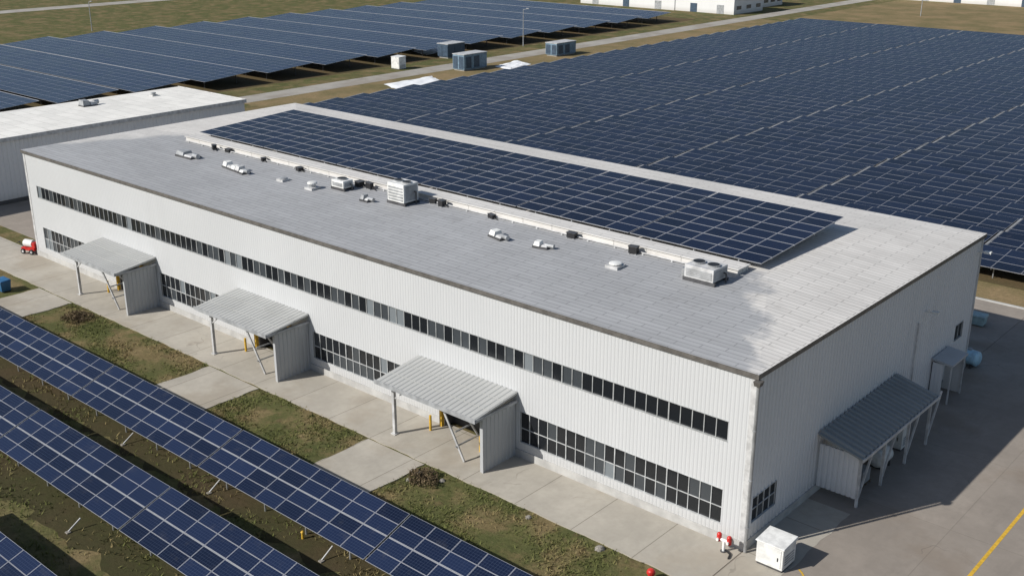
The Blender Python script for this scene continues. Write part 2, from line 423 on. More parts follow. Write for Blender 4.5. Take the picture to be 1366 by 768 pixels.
def window(parent, org, du, nn, s0, s1, z0, z1, nc, nr, seed, light=.12, split=None, fm='frame', hm=.024):
    rnd = random.Random(seed); org = Vector(org); du = Vector(du); nn = Vector(nn)
    P = lambda s, z, dd: org+du*s+nn*dd+Vector((0, 0, z))
    f = MB(); fw = hm*1.5; dep0, dep1 = -.13, .02
    def fb(sa, sb, za, zb, d0=dep0, d1=dep1):
        f.hexa([P(sa, za, d1), P(sb, za, d1), P(sb, za, d0), P(sa, za, d0), P(sa, zb, d1), P(sb, zb, d1), P(sb, zb, d0), P(sa, zb, d0)])
    fb(s0, s1, z0, z0+fw); fb(s0, s1, z1-fw, z1); fb(s0, s0+fw, z0+fw, z1-fw, dep0, -.03); fb(s1-fw, s1, z0+fw, z1-fw, dep0, -.03)
    zs = [z0+fw, z1-fw] if nr == 1 else [z0+fw]+[z0+(z1-z0)*q for q in split]+[z1-fw]
    cw = (s1-s0)/nc
    for k in range(1, nc): fb(s0+k*cw-hm, s0+k*cw+hm, z0+fw, z1-fw, dep0, -.04)
    for zm in zs[1:-1]:
        for k in range(nc): fb(s0+k*cw+(fw if k == 0 else hm), s0+(k+1)*cw-(fw if k == nc-1 else hm), zm-hm*.9, zm+hm*.9, dep0, -.045)
    w_ = f.build('window', fm, parent)
    g = MB()
    for k in range(nc):
        for j in range(len(zs)-1):
            r_ = rnd.random(); mi = 2 if r_ < light else (1 if r_ < light+.3 else 0)
            a, b_ = s0+k*cw, s0+(k+1)*cw; dd = -.09+rnd.uniform(-.004, .004)
            g.quad(P(a, zs[j]-.02, dd), P(b_, zs[j]-.02, dd), P(b_, zs[j+1]+.02, dd+rnd.uniform(-.006, .006)), P(a, zs[j+1]+.02, dd), mi)
    g.build('pane', ['glass', 'glass2', 'blind'], w_)
    return w_
FO = (-L, 0, 0); FX = (1, 0, 0); FN = (0, -1, 0)
CAN = [(-62.7, -54.3), (-43.3, -34.9), (-23.9, -15.5)]
doors = [((a+b_)/2-1.9, (a+b_)/2+1.9) for a, b_ in CAN]
lowers = [(-73.4, -63.0), (-54.0, -43.6), (-34.6, -24.2), (-15.3, -1.45)]
U0, U1, G0, G1 = 5.86, 7.02, 1.05, 3.12
def compl(segs, a=-L, b_=0.0):
    out = []; c = a
    for s, e in sorted(segs):
        if s > c: out.append((c, s))
        c = e
    if c < b_: out.append((c, b_))
    return out
mb = MB()
for s, e in compl(doors): ribs(mb, FO, FX, FN, s+L, e+L, .55, G0)
for s, e in compl(doors+lowers): ribs(mb, FO, FX, FN, s+L, e+L, G0, G1)
ribs(mb, FO, FX, FN, 0, L, G1, U0)
for s, e in ((-L, -73.5), (-1.4, 0)): ribs(mb, FO, FX, FN, s+L, e+L, U0, U1)
ribs(mb, FO, FX, FN, 0, L, U1, 9.85)
o = mb.build('wall', 'wall', fac)
mb = MB(); SO = (0, 0, 0); SX = (0, 1, 0); SN = (1, 0, 0)
def srect(s, e, z0, z1): ribs(mb, SO, SX, SN, s, e, z0, z1, .38, .065)
for s, e in compl([(24.3, 26.4)], 0, W): srect(s, e, .55, 1.4)
for s, e in compl([(.6, 3.1), (24.3, 26.4)], 0, W): srect(s, e, 1.4, 2.7)
for s, e in compl([(.6, 3.1)], 0, W): srect(s, e, 2.7, 2.9)
srect(0, W, 2.9, 3.0)
for s, e in compl([(28.0, 29.4)], 0, W): srect(s, e, 3.0, 4.2)
srect(0, W, 4.2, 9.85)
mb.build('wall', 'sidewall', fac)
mb = MB(); ribs(mb, (-L, W, 0), (0, -1, 0), (-1, 0, 0), 0, W, .55, 9.85); mb.build('wall', 'sidewall', fac)
mb = MB(); ribs(mb, (0, W, 0), (-1, 0, 0), (0, 1, 0), 0, L, .55, 9.85); mb.build('wall', 'sidewall', fac)
mb = MB()
for s, e in compl(doors): mb.box(s, e, -.06, .14, 0, .55)
mb.box(-.14, .06, .15, 24.3, 0, .55); mb.box(-.14, .06, 26.4, W, 0, .55)
mb.box(-L-.06, -L+.14, .15, W, 0, .55); mb.box(-L+.15, -.15, W-.14, W+.06, 0, .55)
mb.build('plinth', 'plinth', fac)
n = 20; w0 = (73.5-1.4)/n
for k in range(n): window(fac, FO, FX, FN, L-73.5+k*w0, L-73.5+(k+1)*w0, U0, U1, 5, 1, 100+k, .05 if k % 4 else .25)
for gi, (a, b_) in enumerate(lowers):
    m_ = 4 if gi == 3 else 3; ww = (b_-a)/m_
    for k in range(m_): window(fac, FO, FX, FN, L+a+k*ww, L+a+(k+1)*ww, G0, G1, 5, 2, 200+gi*10+k, .06, (.46,), 'framepale', .021)
window(fac, SO, SX, SN, .6, 3.1, 1.4, 2.9, 4, 2, 301, 0, (.5,), 'framepale', .022)
window(fac, SO, SX, SN, 28.0, 29.4, 3.0, 4.2, 2, 1, 302, 0)
def door(org, du, nn, s0, s1, z1, leafs):
    org = Vector(org); du = Vector(du); nn = Vector(nn)
    P = lambda s, z, dd: org+du*s+nn*dd+Vector((0, 0, z))
    f = MB()
    def fb(t, sa, sb, za, zb, d0, d1):
        t.hexa([P(sa, za, d1), P(sb, za, d1), P(sb, za, d0), P(sa, za, d0), P(sa, zb, d1), P(sb, zb, d1), P(sb, zb, d0), P(sa, zb, d0)])
    # deep reveal, leaves set well back
    fb(f, s0, s0+.1, .06, z1, -.75, .03); fb(f, s1-.1, s1, .06, z1, -.75, .03); fb(f, s0+.1, s1-.1, z1-.1, z1, -.75, .03)
    d_ = f.build('door', 'darksteel', fac)
    lw = (s1-s0-.2)/leafs
    for k in range(leafs):
        a = s0+.1+k*lw; lf = MB()
        fb(lf, a+.01, a+lw-.01, .07, .95, -.70, -.64); fb(lf, a+.01, a+.13, .95, z1-.11, -.70, -.64); fb(lf, a+lw-.13, a+lw-.01, .95, z1-.11, -.70, -.64)
        fb(lf, a+.13, a+lw-.13, z1-.25, z1-.11, -.70, -.64)
        lf.build('door_leaf', 'doordark', d_)
        g = MB(); g.quad(P(a+.13, .95, -.67), P(a+lw-.13, .95, -.67), P(a+lw-.13, z1-.25, -.67), P(a+.13, z1-.25, -.67)); g.build('pane', 'glass', d_)
        h = MB(); h.bar(P(a+.2, 1.0, -.60), P(a+.2, 1.35, -.60), .04); h.build('door_handle', 'steel', d_)
for a, b_ in doors: door(FO, FX, FN, L+a, L+b_, G1, 3)
door(SO, SX, SN, 24.3, 26.4, 2.7, 2)
mb = MB()
mb.box(-L-.14, .14, -.14, -.02, 9.80, 10.06); mb.box(-L-.14, .14, W+.02, W+.14, 9.80, 10.06)
mb.box(.02, .14, -.02, W+.02, 9.80, 10.06); mb.box(-L-.14, -L-.02, -.02, W+.02, 9.80, 10.06)
mb.build('eave_trim', 'trim', fac)
for (x, y) in ((0, 0), (-L, 0), (0, W), (-L, W)):
    mb = MB(); sx = 1 if x == 0 else -1; sy = -1 if y == 0 else 1
    xs = sorted((x+sx*.025, x-sx*.3)); ys = sorted((y+sy*.025, y+sy*.01)); mb.box(xs[0], xs[1], ys[0], ys[1], .56, 9.77)
    xs = sorted((x+sx*.025, x+sx*.01)); ys = sorted((y+sy*.009, y-sy*.3)); mb.box(xs[0], xs[1], ys[0], ys[1], .56, 9.77)
    mb.build('corner_trim', 'lighttrim', fac)
mb = MB()
mb.cyl((.14, -.12, .1), (.14, -.12, 9.5), .085, n=12)
dp = mb.build('downpipe', 'steel', fac)
for z in (1.5, 4.2, 7.0):
    h = MB(); h.cyl((.14, -.12, z), (.14, -.12, z+.07), .115, n=12); h.build('pipe_bracket', 'steel', dp)
h = MB(); h.hexa([(.0, -.30, 9.50), (.30, -.30, 9.50), (.30, .0, 9.50), (.0, .0, 9.50), (-.04, -.36, 9.76), (.36, -.36, 9.76), (.36, .04, 9.76), (-.04, .04, 9.76)]); h.build('pipe_hopper', 'trim', dp)
IX0, IX1, IY0, IY1, RZ = -67.4, -6.2, 12.2, 25.4, 10.5
A = [(-L-.13, -.13, 10.07), (.13, -.13, 10.07), (.13, W+.13, 10.07), (-L-.13, W+.13, 10.07)]
B = [(IX0, IY0, RZ), (IX1, IY0, RZ), (IX1, IY1, RZ), (IX0, IY1, RZ)]
mb = MB()
mb.quad(A[0], A[1], B[1], B[0], 0); mb.quad(A[1], A[2], B[2], B[1], 0); mb.quad(A[2], A[3], B[3], B[2], 0); mb.quad(A[3], A[0], B[0], B[3], 0); mb.quad(*B, 0)
roof = mb.build('roof', ['roof'], fac)
mb = MB(); mb.box(IX0+1.5, IX1-1.5, 11.15, 12.4, 10.40, 10.80); mb.box(IX0+1.4, IX1-1.4, 11.05, 12.5, 10.805, 10.86); mb.build('roof_curb', 'rooflight', roof)
mb = MB(); mb.cyl((IX0+2, 10.8, 10.56), (IX1-3, 10.8, 10.56), .045, n=8)
for k in range(26):
    x = IX0+2.5+k*2.2; mb.box(x-.06, x+.06, 10.7, 10.9, 10.40, 10.53)
mb.build('cable_duct', 'lighttrim', roof)
def roofz(x, y):
    return min(RZ, 10.07+max(0, y)/12.2*.43)
def roof_at(px, py):
    z = 10.3
    for _ in range(5):
        x, y = at(px, py, z); z = roofz(x, y)
    return x, y, z
def front_canopy(a, b_):
    r = MB(); zb, zf, yf = 4.3, 3.82, -3.75
    ks = []; s = 0; pr = .38
    while a+s < b_:
        for t, hh in ((0, 0), (.5, 0), (.62, .035), (.88, .035)):
            if a+s+t*pr < b_: ks.append((a+s+t*pr, hh))
        s += pr
    ks.append((b_, 0))
    for (x0, h0), (x1, h1) in zip(ks, ks[1:]):
        r.quad((x0, yf, zf+h0), (x1, yf, zf+h1), (x1, -.02, zb+h1), (x0, -.02, zb+h0))
    for yy in (-1.3, -2.55):
        zz = zb+(zf-zb)*(yy/yf); r.box(a, b_, yy-.02, yy+.02, zz+.02, zz+.05)
    r.hexa([(a, yf, zf-.12), (b_, yf, zf-.12), (b_, -.02, zb-.12), (a, -.02, zb-.12), (a, yf, zf-.01), (b_, yf, zf-.01), (b_, -.02, zb-.01), (a, -.02, zb-.01)])
    c = r.build('canopy', 'canopy', fac)
    e = MB(); e.box(a-.06, b_+.06, yf-.07, yf-.005, zf-.2, zf+.07); e.box(b_+.002, b_+.07, yf, -.06, zf-.18, zf-.02); e.build('canopy_fascia', 'grey', c)
    e = MB(); ribs(e, (b_-.15, -2.9, 0), (0, 1, 0), (1, 0, 0), 0, 2.86, .06, 3.72, .35, .04); e.box(b_-.36, b_-.22, -2.95, -.06, .06, 3.70); e.box(b_-.2, b_-.10, -2.98, -2.90, .06, 3.72)
    e.build('end_wall', 'porch', c)
    px_, py_ = a+.7, -2.9
    e = MB(); e.box(px_-.1, px_+.1, py_-.1, py_+.1, .12, 3.74); e.box(px_-.2, px_+.2, py_-.2, py_+.2, .06, .12); e.build('post', 'lighttrim', c)
    e = MB(); e.bar((b_-1.9, -2.7, .08), (b_-3.3, -3.2, 3.74), .11); e.build('brace', 'lighttrim', c)
    e = MB(); e.bar((b_-2.6, -.25, .08), (b_-1.9, -2.9, 3.74), .09); e.build('brace', 'lighttrim', c)
    e = MB(); e.bar((px_+.05, -2.9, 2.5), (px_+1.5, -2.9, 3.6), .08); e.build('brace', 'lighttrim', c)
    e = MB(); e.box(a+.3, b_-.4, -3.0, -2.8, 3.55, 3.74); e.box(a+.6, a+.8, -2.8, -.1, 3.55, 3.74); e.build('beam', 'steel', c)
    e = MB(); e.box(b_-2.35, b_-2.27, -3.0, -.2, 1.0, 1.08); e.box(b_-2.35, b_-2.27, -3.0, -.2, 2.0, 2.08); e.build('side_rail', 'steel', c)
    e = MB(); e.box(b_-2.0, b_-1.2, -.4, -.1, .9, 2.2); e.box(b_-1.9, b_-1.3, -.43, -.4, 1.2, 1.9); e.build('meter_cabinet', 'grey', c)
    m0, m1 = (a+b_)/2-2.05, (a+b_)/2+2.05
    for xx in (m0, m1):
        e = MB(); e.box(xx-.1, xx+.1, -.30, -.065, .06, 3.15); e.build('door_jamb', 'yellow', c)
    e = MB(); e.box(m0+.11, m1-.11, -.28, -.065, 3.13, 3.35); e.build('door_lintel', 'grey', c)
    for xx in (m0-.1, m1+.1):
        e = MB(); e.cyl((xx, -1.1, .06), (xx, -1.1, 1.1), .085, n=12); e.build('bollard', 'yellow', c)
for a, b_ in CAN: front_canopy(a, b_)
# side canopy
r = MB(); y0, y1, zb, zf, xf = 7.5, 18.2, 3.95, 3.25, 2.75
ks = []; s = 0
while y0+s < y1:
    for t, hh in ((0, 0), (.45, 0), (.55, .11), (.85, .11)):
        if y0+s+t*.5 < y1: ks.append((y0+s+t*.5, hh))
    s += .5
ks.append((y1, 0))
for (q0, h0), (q1, h1) in zip(ks, ks[1:]): r.quad((xf, q0, zf+h0), (xf, q1, zf+h1), (.08, q1, zb+h1), (.08, q0, zb+h0))
r.hexa([(.08, y0, zb-.12), (xf, y0, zf-.12), (xf, y1, zf-.12), (.08, y1, zb-.12), (.08, y0, zb-.01), (xf, y0, zf-.01), (xf, y1, zf-.01), (.08, y1, zb-.01)])
c = r.build('canopy', 'canopydark', fac)
e = MB(); e.box(xf+.003, xf+.07, y0-.05, y1+.05, zf-.16, zf+.02); e.build('canopy_fascia', 'lighttrim', c)
e = MB(); ribs(e, (.1, y0+.3, 0), (1, 0, 0), (0, -1, 0), 0, 2.4, .55, 3.2, .3, .05); e.box(.1, 2.5, y0+.36, y0+.42, .55, 3.2); e.build('end_wall', 'sidewall', c)
for yy in (y0+.4, y0+3.6, y0+7.0, y1-.5):
    e = MB(); e.box(2.42, 2.56, yy-.07, yy+.07, .05, 3.2); e.build('post', 'lighttrim', c)
    e = MB(); e.bar((2.5, yy+.1, .6), (2.5, yy+1.6, 3.12), .11); e.build('brace', 'lighttrim', c)
for yy in (y0+3.6, y0+7.0):
    e = MB(); e.bar((.3, yy-.12, .8), (2.4, yy-.12, 3.1), .09); e.build('brace', 'lighttrim', c)
e = MB(); e.box(2.4, 2.6, y0+.2, y1-.2, 3.05, 3.2); e.box(.1, 2.4, y0+5.1, y0+5.25, 3.05, 3.2); e.build('beam', 'steel', c)
# small enclosed porch on the side wall
r = MB(); r.hexa([(.08, 24.0, 2.95), (1.45, 24.0, 2.80), (1.45, 26.8, 2.80), (.08, 26.8, 2.95), (.08, 24.0, 3.10), (1.45, 24.0, 2.93), (1.45, 26.8, 2.93), (.08, 26.8, 3.10)])
c = r.build('porch_roof', 'porch', fac)
e = MB(); ribs(e, (.1, 24.1, 0), (1, 0, 0), (0, -1, 0), 0, .7, .05, 2.8); e.box(.1, .8, 24.13, 24.2, .05, 2.8); e.build('end_wall', 'sidewall', c)
e = MB(); e.box(.1, 1.3, 26.6, 26.7, .05, 2.79); e.build('end_wall', 'sidewall', c)
for yy in (24.2, 26.5):
    e = MB(); e.bar((1.32, yy, .05), (1.32, yy, 2.79), .09); e.build('post', 'lighttrim', c)
for (yy, zz) in ((21.8, 7.0), (30.4, 8.9)):
    e = MB(); e.bar((.03, yy, zz), (.6, yy, zz+.1), .07); e.box(.4, .85, yy-.16, yy+.16, zz+.02, zz+.17); e.build('wall_lamp', 'white', fac)
e = MB(); e.cyl((.1, 20.6, .6), (.1, 20.6, 6.6), .05, n=8); e.build('cable_conduit', 'lighttrim', fac)
e = MB(); e.box(.03, .2, 19.6, 20.1, 1.2, 2.0); e.build('meter_cabinet', 'grey', fac)

# ------------------------------------------------------------------ neighbouring white shed
sh = empty('white_shed', (-102.7, 11, 0)); tag(sh, 'plain white flat-roofed shed left of the factory, cut by the left edge', 'building')
mb = MB(); sx0, sx1, sy0, sy1, shh = -110.2, -95.2, -16, 38.5, 7.0
ribs(mb, (sx1, sy0, 0), (0, 1, 0), (1, 0, 0), 0, sy1-sy0, .4, shh, .5, .05)
ribs(mb, (sx1, sy1, 0), (-1, 0, 0), (0, 1, 0), 0, sx1-sx0, .4, shh)
ribs(mb, (sx0, sy1, 0), (0, -1, 0), (-1, 0, 0), 0, sy1-sy0, .4, shh)
ribs(mb, (sx0, sy0, 0), (1, 0, 0), (0, -1, 0), 0, sx1-sx0, .4, shh)
mb.build('wall', 'shedwall', sh)
mb = MB(); mb.box(sx0-.03, sx1+.03, sy0-.03, sy1+.03, 0, .4); mb.build('plinth', 'darksteel', sh)
mb = MB(); mb.box(sx0-.15, sx1+.15, sy0-.15, sy1+.15, shh-.05, shh+.12); mb.build('roof', 'shedroof', sh)
mb = MB(); mb.box(sx1+.16, sx1+.24, sy0-.2, sy1+.2, shh-.25, shh+.2); mb.box(sx0-.2, sx1+.15, sy1+.16, sy1+.24, shh-.25, shh+.2); mb.build('eave_trim', 'lighttrim', sh)
# ------------------------------------------------------------------ roof equipment
def ac_unit(px, py, w_, d_, h_, label, body='white', fans=1, rz=0):
    x, y, z = roof_at(px, py)
    t = empty('air_conditioner', (x, y, z-.02), rz); tag(t, label, 'air conditioner')
    def bb(mb, name, m, bevel=0): return mb.build(name, m, t, world=False, bevel=bevel)
    m_ = MB(); m_.box(-w_/2-.1, w_/2+.1, -d_/2, -d_/2+.15, -.05, .22); bb(m_, 'base_rail', 'darksteel')
    m_ = MB(); m_.box(-w_/2-.1, w_/2+.1, d_/2-.15, d_/2, -.05, .22); bb(m_, 'base_rail', 'darksteel')
    m_ = MB(); m_.box(-w_/2, w_/2, -d_/2, d_/2, .22, h_); hs = bb(m_, 'housing', body, .03)
    for k in range(fans):
        cx = (-w_/2+(k+.5)*w_/fans); rr = min(w_/fans, d_)*.4
        m_ = MB(); m_.cyl((cx, 0, h_+.002), (cx, 0, h_+.10), rr, n=18); f = bb(m_, 'fan_housing', 'grey')
        m_ = MB(); m_.cyl((cx, 0, h_+.105), (cx, 0, h_+.115), rr*.88, n=18); m_.build('fan_guard', 'black', f, world=False)
    m_ = MB()
    for k in range(5):
        zz = .35+(h_-.5)*k/5; m_.box(-w_/2+.12, w_/2-.12, -d_/2-.03, -d_/2-.003, zz, zz+(h_-.5)/9)
    bb(m_, 'louvre', 'grey')
    m_ = MB(); m_.box(w_/2+.002, w_/2+.03, -d_/2+.15, d_/2-.15, .35, h_-.15); bb(m_, 'access_panel', 'grey')
    m_ = MB(); m_.box(-w_/2-.45, -w_/2-.003, -d_/4, d_/4, .05, h_*.55); bb(m_, 'duct', 'steel')
    m_ = MB(); m_.cyl((w_/2+.2, d_*.2, -.05), (w_/2+.2, d_*.2, h_*.6), .05, n=8); m_.cyl((w_/2+.2, d_*.2, h_*.6), (w_/2+.03, d_*.2, h_*.6), .05, n=8); bb(m_, 'pipe', 'darksteel')
    return t
def roof_vent(px, py, r, h_, label, m_cap='white', zfix=None):
    if zfix is None: x, y, z = roof_at(px, py)
    else: z = zfix; x, y = at(px, py, z)
    t = empty('roof_vent', (x, y, z-.03)); tag(t, label, 'vent')
    m_ = MB(); m_.box(-r*1.3, r*1.3, -r*1.3, r*1.3, 0, .2); m_.build('curb', 'lighttrim', t, world=False)
    m_ = MB(); m_.cyl((0, 0, .2), (0, 0, h_*.7), r*.8, n=16); m_.build('pipe', 'steel', t, world=False)
    m_ = MB(); m_.cyl((0, 0, h_*.7), (0, 0, h_*.82), r*1.15, n=16); m_.dome((0, 0, h_*.821), r*1.15, h_*.18, 16); m_.build('cap', m_cap, t, world=False)
def low_unit(px, py, w_, d_, h_, label, m1='white', n_=3, rz=0, zfix=None):
    if zfix is None: x, y, z = roof_at(px, py)
    else: z = zfix; x, y = at(px, py, z)
    t = empty('roof_duct', (x, y, z-.03), rz); tag(t, label, 'duct')
    m_ = MB(); m_.box(-w_/2, w_/2, -d_/2, d_/2, .0, .16); m_.build('base', 'darksteel', t, world=False)
    ww = w_/n_
    for k in range(n_):
        m_ = MB(); a = -w_/2+k*ww+.04; hh = h_*(1, .6, .85)[k % 3]; sl = (.0, .12, .05)[k % 3]
        m_.hexa([(a, -d_/2+.05, .165), (a+ww-.08, -d_/2+.05, .165), (a+ww-.08, d_/2-.05-sl, .165), (a, d_/2-.05-sl, .165), (a+.06, -d_/2+.18, hh), (a+ww-.14, -d_/2+.18, hh*.9), (a+ww-.14, d_/2-.1-sl, hh), (a+.06, d_/2-.1-sl, hh)])
        m_.build('hood', m1 if k % 2 == 0 else 'lighttrim', t, world=False, bevel=.02)
    m_ = MB(); m_.cyl((w_/2-.3, 0, h_*.5), (w_/2+.35, 0, h_*.5), d_*.2, n=12); m_.build('outlet_pipe', 'steel', t, world=False)
def jbox(px, py, label, s, rz):
    x, y, z = roof_at(px, py); t = empty('junction_box', (x, y, z-.03), rz); tag(t, label, 'box', 'black boxes along the roof curb'); t.scale = s
    m_ = MB(); m_.box(-.32, .32, -.22, .22, .08, .5); m_.build('case', 'black', t, world=False, bevel=.03)
    m_ = MB(); m_.box(-.35, .35, -.25, .25, .503, .55); m_.build('lid', 'darksteel', t, world=False)
    for xx in (-.25, .25):
        m_ = MB(); m_.box(xx-.05, xx+.05, -.28, .28, 0, .078); m_.build('foot', 'steel', t, world=False)
    m_ = MB(); m_.cyl((.3, 0, .2), (.75, .1, .05), .05, n=8); m_.build('cable', 'black', t, world=False)
ac_unit(538, 270, 1.75, 1.5, 1.6, 'tall white rooftop unit standing in the middle of the roof, tallest of the units', 'white', 2)
ac_unit(941, 373, 2.0, 1.6, 1.0, 'grey-topped rooftop unit at the right end near the panel array', 'lighttrim', 2)
ac_unit(457, 252, 1.4, 1.0, .8, 'squat white rooftop unit left of the tall white one', 'white', 1)
low_unit(251, 209, 2.4, 1.1, .5, 'flat grey roof duct near the left end of the roof', 'grey', 2)
low_unit(315, 227, 3.6, .8, .55, 'long low white roof duct in several hoods, left part of roof', 'white', 5, R(-8))
low_unit(665, 317, 1.4, .8, .5, 'low white double-hood duct to the right of the tall unit', 'white', 2, R(-12))
low_unit(723, 330, 1.1, .7, .45, 'small white hooded duct casting a dark shadow, right of centre', 'white', 2, R(10))
low_unit(489, 268, .9, .7, .5, 'small grey hooded duct in front of the tall white unit', 'grey', 2)
roof_vent(417, 252, .34, .65, 'small white capped vent left of the squat white unit')
roof_vent(821, 356, .36, .36, 'low white domed vent between centre and right end of the roof')
roof_vent(378, 241, .3, .3, 'tiny flat vent right of the long low duct', 'grey')
low_unit(118, 141, 2.0, 1.3, .8, 'dark duct on the roof of the white shed at left', 'grey', 2, R(90), 7.12)
roof_vent(205, 128, .3, .5, 'small capped vent on the white shed roof near its far end', 'grey', 7.12)
jn = [(286, 200, 'leftmost'), (305, 203, 'second from left'), (352, 215, 'third from left'), (400, 228, 'fourth from left'), (480, 249, 'behind the squat white unit'), (493, 252, 'just left of the tall white unit'), (578, 271, 'just right of the tall white unit'), (590, 275, 'second to the right of the tall white unit'), (656, 291, 'above the low double-hood duct'), (763, 317, 'above the small hooded duct'), (845, 338, 'rightmost')]
for k, (px, py, tx) in enumerate(jn): jbox(px, py, 'black box along the roof curb, '+tx, (random.uniform(.7, 1.2), random.uniform(.7, 1.2), random.uniform(.6, 1.1)), R(random.uniform(-25, 25)))

# ------------------------------------------------------------------ solar tables
def module_mesh(name, mw, md, m, nu=1, nv=1):
    b = MB(); t = .04
    b.quad((-mw/2, -md/2, t), (mw/2, -md/2, t), (mw/2, md/2, t), (-mw/2, md/2, t), 0, [(0.0001, 0.0001), (nu-.0001, 0.0001), (nu-.0001, nv-.0001), (0.0001, nv-.0001)])
    b.quad((-mw/2, -md/2, 0), (-mw/2, md/2, 0), (mw/2, md/2, 0), (mw/2, -md/2, 0), 1)
    c = [(-mw/2, -md/2), (mw/2, -md/2), (mw/2, md/2), (-mw/2, md/2)]
    for k in range(4):
        p, q = c[k], c[(k+1) % 4]; b.quad((*p, 0), (*q, 0), (*q, t), (*p, t), 1)
    return b.mesh(name, [m, 'alu'])
def make_table(name, ncol, nrow, mw, md, tilt, zl, gap, midgap, mat, single, legs, leg_r=.06, steel='steel', frame_m='alu', tray=False, rail=False):
    root = empty(name, (0, 0, 0))
    ct, st = math.cos(tilt), math.sin(tilt)
    tot = nrow*md+(nrow-1)*gap+(midgap if midgap else 0)
    length = ncol*mw+(ncol-1)*gap
    P = lambda x, s, h=0: (x, -tot*ct/2+s*ct-h*st, zl+s*st+h*ct)
    if single:
        me = module_mesh('solar_panel', mw, md, mat)
        for j in range(nrow):
            s = j*(md+gap)+md/2+(midgap if midgap and j >= nrow/2 else 0)
            for i in range(ncol):
                o = bpy.data.objects.new('solar_panel', me); o.location = P(-length/2+mw/2+i*(mw+gap), s, random.uniform(-.006, .006)); o.rotation_euler = (tilt+R(random.uniform(-.15, .15)), R(random.uniform(-.1, .1)), 0); link(o, root)
    else:
        me = module_mesh('panel_surface', length, tot, mat, ncol, nrow)
        o = bpy.data.objects.new('panel_surface', me); o.location = P(0, tot/2); o.rotation_euler = (tilt, 0, 0); link(o, root)
    f = MB()
    for s in (tot*.12, tot*.38, tot*.62, tot*.88): f.bar(P(-length/2, s, -.05), P(length/2, s, -.05), .07, .09)
    if midgap: f.bar(P(-length/2, tot/2, .0), P(length/2, tot/2, .0), midgap*.9, .03)
    for i in range(legs):
        x = -length/2+length*(i+.5)/legs; f.bar(P(x, .1, -.14), P(x, tot-.1, -.14), .09, .1)
    f.build('support_frame', frame_m, root, world=False)
    if tray:
        f = MB(); f.bar(P(-length/2-.16, .02, .0), P(-length/2-.16, tot-.02, .0), .22, .07); f.build('cable_tray', 'tray', root, world=False)
    if rail:
        f = MB(); f.bar(P(-length/2, tot+.06, .02), P(length/2, tot+.06, .02), .10, .10); f.build('edge_rail', 'alu', root, world=False)
    for i in range(legs):
        x = -length/2+length*(i+.5)/legs
        for s in (tot*.18, tot*.82):
            p = P(x, s, -.19); g = MB(); g.cyl((p[0], p[1], -.02), p, leg_r, n=8); g.build('leg', steel, root, world=False)
    return root, length, tot*ct
# front rows
proto, ln, dp_ = make_table('solar_table', 8, 4, 1.76, .83, R(19), 1.05, .018, .045, 'panel', True, 4)
rows = [('upper row beside the factory forecourt', -11.30, -70.2, 5), ('second row below the forecourt', -17.85, -53.2, 3), ('bottom-left corner row', -25.9, -33.6, 1)]
first = True
for rn, ytop, x0, cnt in rows:
    for k in range(cnt):
        t = proto if first else copy_tree(proto); first = False
        t.location = (x0+(ln+.12)*k+ln/2, ytop-dp_/2, 0)
        t.rotation_euler = (R(random.uniform(-.3, .3)), 0, R(random.uniform(-.06, .06)))
        lab = f'tilted blue solar table in the {rn}, {ORD[k]} from the left' if cnt > 1 else f'tilted blue solar table alone in the {rn}'
        tag(t, lab, 'solar panels', 'solar tables on the grass in front of the factory')
for k, (px, py) in enumerate(((165, 588), (280, 652), (430, 742), (92, 704))):
    x, y = at(px, py, .25); t = empty('cable_strut', (x, y, 0)); tag(t, ['short pale strut below the upper front row, leftmost', 'short pale strut below the upper front row, second', 'short pale strut below the upper front row, near the yellow marker', 'short pale strut below the second front row'][k], 'strut', 'ground struts below the front rows')
    m_ = MB(); m_.bar((0, .7, .55), (0, -.05, .08), .06); m_.build('arm', 'lighttrim', t, world=False)
    m_ = MB(); m_.box(-.12, .12, -.2, .04, 0, .07); m_.build('footing', 'stone', t, world=False)
# rooftop array
proto, ln, dp_ = make_table('rooftop_solar_table', 5, 8, 1.93, 1.37, R(2.8), .42, .022, 0, 'panelroof', True, 3, .05)
for k in range(6):
    t = proto if k == 0 else copy_tree(proto)
    t.location = (-66.1+(ln+.13)*k+ln/2, 12.75+dp_/2, RZ)
    tag(t, f'rooftop solar block on the factory roof, {ORD[k]} of six from the left', 'solar panels', 'solar blocks on the factory roof')
# right far field
NC = 6
TR = 4.0
pn, ln, dp_ = make_table('solar_table', 8, 3, 2.53, 1.76, R(TR), 1.15, .022, 0, 'panelfar', True, 4, frame_m='darksteel', tray=True)
pf, ln2, dp2 = make_table('solar_table', 8, 3, 2.55, 1.775, R(TR), 1.15, 0, 0, 'panelfar', False, 4, frame_m='darksteel', tray=True)
for o in list(KIDS[pf.name]):
    if o.name.startswith('leg'):
        KIDS[pf.name].remove(o); bpy.data.objects.remove(o)
usedn = usedf = False
NR = 30; PITCHY = 5.58
for r_ in range(NR):
    y = 51.5+r_*PITCHY+(r_//6)*.9+dp_/2
    for k in range(NC):
        x = -112.2+k*20.82+10.4
        if not worth(x, y, ln, dp_, 1.5): continue
        near = r_ < 12
        if near: t = pn if not usedn else copy_tree(pn); usedn = True
        else: t = pf if not usedf else copy_tree(pf); usedf = True
        t.location = (x, y+random.uniform(-.04, .04), random.uniform(-.03, .03))
        t.rotation_euler = (R(random.uniform(-.2, .2)), R(random.uniform(-.06, .06)), 0)
        tag(t, f'wide solar table behind the factory, {ORD[r_]} row back, {ORD[k]} from the road', 'solar panels', 'solar tables in the field behind the factory')
